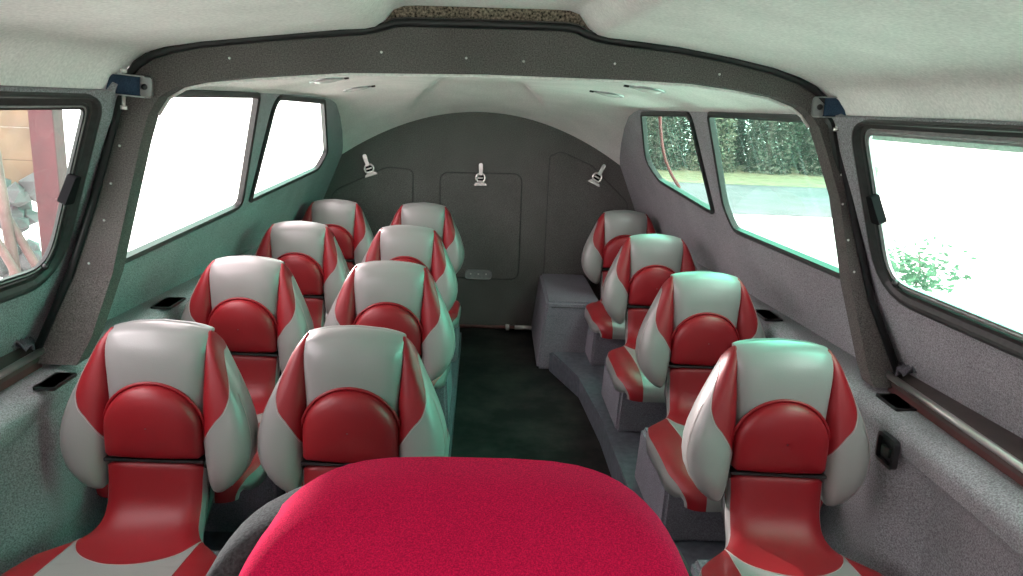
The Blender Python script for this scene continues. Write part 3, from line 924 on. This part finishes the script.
rows = [fab(1, -.05), fab(1, -.012), fab(.995, .002), fab(.98, .010), fab(.95, .015), fab(.88, .019), fab(.75, .022), fab(.5, .024), fab(.25, .025), fab(.02, .025)]
add_grid(bm, rows, True)
finish('backrest_panel', bm, M['pile'], hr)
bm = bmesh.new()
SLOOP = [((x*1.0+.012) if x > 0 else (x*1.05-.028), z-.018) for x, z in HLOOP]
def shell(k, d):
    return [(x*k, helm_y(z)+d, .82+(z-.82)*k) for x, z in SLOOP]
rows = [shell(.80, .012), shell(.96, .010), shell(.99, .018), shell(1.0, .035), shell(1.0, .075), shell(.97, .10), shell(.9, .11), shell(.5, .115), shell(.02, .115)]
add_grid(bm, rows, True)
finish('backrest_shell', bm, M['dgrey'], hr)
bm = bmesh.new(); add_box(bm, (-.25, -.62, .46), (.25, -.12, .58), .05, 5)
finish('cushion', bm, M['pile'], hr)
bm = bmesh.new(); add_box(bm, (-.262, -.60, .40), (.262, -.05, .47), .03, 4)
finish('cushion_base', bm, M['dgrey'], hr)
bm = bmesh.new()
add_tube(bm, [(0, -.33, .02), (0, -.33, .41)], .05, 20); add_tube(bm, [(0, -.33, .0), (0, -.33, .02), (0, -.33, .03)], [.18, .18, .06], 24)
finish('pedestal', bm, M['blackp'], hr)
tag(hr, 'crimson fabric helm seat with dark grey sides in the foreground', 'seat')

# ------------------------------------------------------------------ outside
G = -.30
bm = bmesh.new()
add_grid(bm, [[(x, y, G) for x in (-500, 500)] for y in (-500, 500)])
struct(finish('ground', bm, M['conc'], smooth=False), 'bright pale ground around the boat', 'ground')
bm = bmesh.new()
add_grid(bm, [[(-1, 13.8, G+.01), (60, 13.8, G+.01)], [(-1, 19.6, G+.01), (60, 19.6, G+.01)]])
struct(finish('road', bm, M['asph'], smooth=False), 'grey asphalt road crossing behind the boat', 'road')
bm = bmesh.new()
add_grid(bm, [[(-1, 19.6, G+.015), (60, 19.6, G+.015)], [(-1, 30, G+.015), (60, 30, G+.015)]])
struct(finish('verge', bm, M['grass'], smooth=False), 'dry grass verge below the trees', 'grass')

def make_tree(seed, h):
    rnd = random.Random(seed)
    r = empty('pine_tree')
    bm = bmesh.new()
    add_tube(bm, [(0, 0, 0), (rnd.uniform(-.1, .1), 0, h*.4), (rnd.uniform(-.15, .15), rnd.uniform(-.1, .1), h*.75), (0, 0, h)], [.13, .10, .06, .01], 8)
    finish('trunk', bm, M['bark'], r)
    bm = bmesh.new()
    for i in range(6500):
        z = .02+(h-.05)*rnd.random()**1.15
        R = .76*(1-.75*(z/h))*(.35+.65*math.sqrt(rnd.random())); a = rnd.uniform(0, 2*pi)
        c = Vector((R*math.cos(a), R*math.sin(a), z-.12*R))
        sz = rnd.uniform(.03, .075)
        u = Vector((rnd.gauss(0, 1), rnd.gauss(0, 1), rnd.gauss(0, .5))).normalized()
        v = u.cross(Vector((rnd.gauss(0, 1), rnd.gauss(0, 1), rnd.gauss(0, 1)))).normalized()
        p = [c+u*sz*1.5, c+v*sz*.55, c-u*sz*1.5, c-v*sz*.55]
        bm.faces.new([bm.verts.new(q) for q in p])
    finish('foliage', bm, M['leaf'] if seed % 3 else M['leaf2'], r, smooth=False, doubles=0)
    return tag(r, 'dark green tree in the dense row beyond the road', 'tree', 'trees beyond the road')
protos = [make_tree(i+1, 6.5+i*.8) for i in range(4)]
rnd = random.Random(3)
n = 0
for row, (yy, x0, x1, st) in enumerate([(24.0, 3.6, 12.3, 1.74), (25.8, 4.3, 13.0, 1.74), (27.6, 3.9, 13.8, 1.74), (29.4, 4.9, 14.6, 1.74)]):
    x = x0
    while x < x1:
        loc = (x+rnd.uniform(-.04, .04), yy+rnd.uniform(-.06, .06), G); rz = rnd.uniform(0, 6.28)
        if n < 4: protos[n].location = loc; protos[n].rotation_euler = (0, 0, rz)
        else: dup(protos[n % 4], loc, rz, 'dark green tree in the dense row beyond the road')
        n += 1; x += st

# shed corner seen through the left front window
bm = bmesh.new()
add_box(bm, (-2.235, 4.0, G), (-2.115, 4.10, 2.3), .006)
pst = finish('shed_post', bm, M['post'], smooth=False); tag(pst, 'red painted timber post outside the left front window', 'post')
bm = bmesh.new()
for i in range(5):
    add_box(bm, (-5.6, 6.0, .65+i*.24), (-3.18, 6.03, .65+i*.24+.2385), .004)
bd = finish('board_wall', bm, M['board'], smooth=False); tag(bd, 'yellow pine board wall outside, behind the red post', 'wall')
bm = bmesh.new(); add_box(bm, (-3.30, 5.94, G), (-3.18, 5.995, 1.87), .005)
add_box(bm, (-5.6, 5.94, G), (-5.48, 5.995, 1.87), .005)
finish('corner_board', bm, M['board'], bd, smooth=False)
bm = bmesh.new()
lr = random.Random(5)
for i in range(260):
    c = Vector((lr.uniform(-5.2, -3.15), 5.6+lr.uniform(-.10, .10), G+lr.uniform(.08, 1.15)))
    mt = Matrix.Translation(c) @ Matrix.Rotation(lr.uniform(0, 3), 4, 'Z') @ Matrix.Diagonal((lr.uniform(.06, .15), lr.uniform(.06, .12), lr.uniform(.05, .11), 1))
    bmesh.ops.create_icosphere(bm, subdivisions=1, radius=1, matrix=mt)
st = finish('stone_heap', bm, M['stone'], smooth=False); tag(st, 'heap of grey stones at the foot of the yellow board wall', 'stones', kind='stuff')
poles = [((-2.255, 3.80, .45), (-2.44, 3.98, 1.70), .026, 'thick weathered pole leaning steeply beside the red post'),
         ((-2.215, 3.86, .62), (-2.85, 3.95, 1.80), .020, 'weathered pole leaning at a slant behind the window, uppermost of the slanted three'),
         ((-2.265, 3.76, .62), (-2.90, 3.86, 1.78), .020, 'weathered pole leaning at a slant, middle of the slanted three'),
         ((-2.335, 3.66, .62), (-2.95, 3.76, 1.70), .016, 'thin weathered pole leaning at a slant, lowest of the slanted three')]
for a, b, rr, lab in poles:
    a = Vector(a); b = Vector(b); d = (a-b).normalized(); a2 = a+d*((a.z-G)/(-d.z))*.999
    bm = bmesh.new(); add_tube(bm, [a2, a2.lerp(b, .5)+Vector((0, .01, 0)), b], [rr*1.1, rr, rr*.9], 10)
    tag(finish('leaning_pole', bm, M['pole']), lab, 'pole', 'poles leaning outside the left window')
bm = bmesh.new()
add_tube(bm, [(-2.42+.07*math.cos(t), 3.90, 1.27+.09*math.sin(t)) for t in [2*pi*k/24 for k in range(24)]], .006, 6, True)
tag(finish('hose_loop', bm, M['cable']), 'dark loop of hose hanging by the top of the leaning pole', 'hose')
# white rendered building added outside to fill the right front window with white
wbd = empty('white_backdrop', (6.15, 12.0, G), math.radians(-30))
bm = bmesh.new(); add_box(bm, (0, 0, 0), (10, 4, 5.2)); finish('backdrop_body', bm, M['conc'], wbd, smooth=False)
bm = bmesh.new(); add_box(bm, (-.02, -.15, 5.2), (10.2, 4.2, 5.45), .03); finish('backdrop_top', bm, M['asph'], wbd, smooth=False)
tag(wbd, 'plain white building added outside to whiten the right front window', 'backdrop')
# low green shrub outside the right front window
sr = empty('garden_shrub', (4.75, 8.1, G))
bm = bmesh.new(); add_tube(bm, [(0, 0, 0), (.02, 0, .18), (0, .02, .35)], .012, 6); finish('stem', bm, M['bark'], sr)
bm = bmesh.new(); lr = random.Random(9)
for i in range(420):
    v = Vector((lr.gauss(0, .22), lr.gauss(0, .2), abs(lr.gauss(.18, .13))))
    u = Vector((lr.gauss(0, 1), lr.gauss(0, 1), lr.gauss(0, 1))).normalized(); w = u.orthogonal().normalized()
    bm.faces.new([bm.verts.new(q) for q in (v+u*.05, v+w*.02, v-u*.05, v-w*.02)])
finish('leaves', bm, M['shrub'], sr, smooth=False, doubles=0)
tag(sr, 'low green shrub on the pale ground outside the right front window', 'shrub')
bm = bmesh.new()
add_tube(bm, [(4.2, 7.4, G+.012), (4.45, 7.0, G+.012), (4.6, 6.5, G+.012), (4.55, 6.0, G+.012), (4.7, 5.3, G+.012), (4.6, 4.6, G+.012)], .012, 6)
tag(finish('garden_hose', bm, M['alu']), 'grey hose lying on the ground outside the right front window', 'hose')

# ------------------------------------------------------------------ sky light
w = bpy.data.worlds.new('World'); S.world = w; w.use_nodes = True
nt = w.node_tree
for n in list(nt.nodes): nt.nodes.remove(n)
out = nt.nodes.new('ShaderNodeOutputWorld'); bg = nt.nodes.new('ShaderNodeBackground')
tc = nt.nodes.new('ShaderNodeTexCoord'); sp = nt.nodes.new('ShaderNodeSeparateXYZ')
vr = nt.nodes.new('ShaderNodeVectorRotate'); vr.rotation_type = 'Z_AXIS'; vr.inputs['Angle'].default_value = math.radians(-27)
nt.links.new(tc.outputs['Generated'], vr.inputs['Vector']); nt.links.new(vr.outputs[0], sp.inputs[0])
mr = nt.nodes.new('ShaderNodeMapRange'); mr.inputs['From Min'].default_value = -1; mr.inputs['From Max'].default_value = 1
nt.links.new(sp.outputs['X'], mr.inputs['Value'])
rp = nt.nodes.new('ShaderNodeValToRGB'); e = rp.color_ramp.elements  # tints added to colour the cabin light: green rear right, pinkish elsewhere
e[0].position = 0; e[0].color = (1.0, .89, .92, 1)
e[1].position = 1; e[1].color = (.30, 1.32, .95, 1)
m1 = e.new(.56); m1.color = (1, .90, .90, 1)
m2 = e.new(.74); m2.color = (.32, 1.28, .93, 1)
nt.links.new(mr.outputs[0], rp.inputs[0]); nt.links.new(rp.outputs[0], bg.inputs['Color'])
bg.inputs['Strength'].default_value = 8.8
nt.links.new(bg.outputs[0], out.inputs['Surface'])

sl = bpy.data.lights.new('Sun', 'SUN'); sl.energy = 9; sl.angle = math.radians(1.2); sl.color = (1, .96, .92)
so = bpy.data.objects.new('Sun', sl); C.objects.link(so)
so.rotation_euler = Vector((.565, -.82, -.226)).to_track_quat('-Z', 'Y').to_euler()
# ------------------------------------------------------------------ camera
f = 780.; vx, vy, roll = 484., 103., math.radians(1.9)
d = Vector(((vx-511.5)/f, -(vy-288)/f, -1)).normalized()
up = Vector((math.sin(roll), math.cos(roll), 0)); up = (up-d*up.dot(d)).normalized()
xr = d.cross(up)
R = Matrix((xr, d, up))            # rows: world axes expressed in camera space -> camera-to-world
cam = bpy.data.cameras.new('Camera'); co = bpy.data.objects.new('Camera', cam); C.objects.link(co)
co.matrix_world = Matrix.Translation((0, 0, 1.45)) @ R.to_4x4()
cam.sensor_width = 36; cam.lens = f/1023*36; cam.clip_start = .02; cam.clip_end = 300
S.camera = co
S.view_settings.view_transform = 'Standard'; S.view_settings.look = 'None'
S.view_settings.gamma = 1; S.view_settings.use_curve_mapping = False
S.view_settings.exposure = 0.0
S.cycles.max_bounces = 10; S.cycles.diffuse_bounces = 5; S.cycles.transparent_max_bounces = 12
S.cycles.sample_clamp_indirect = 8
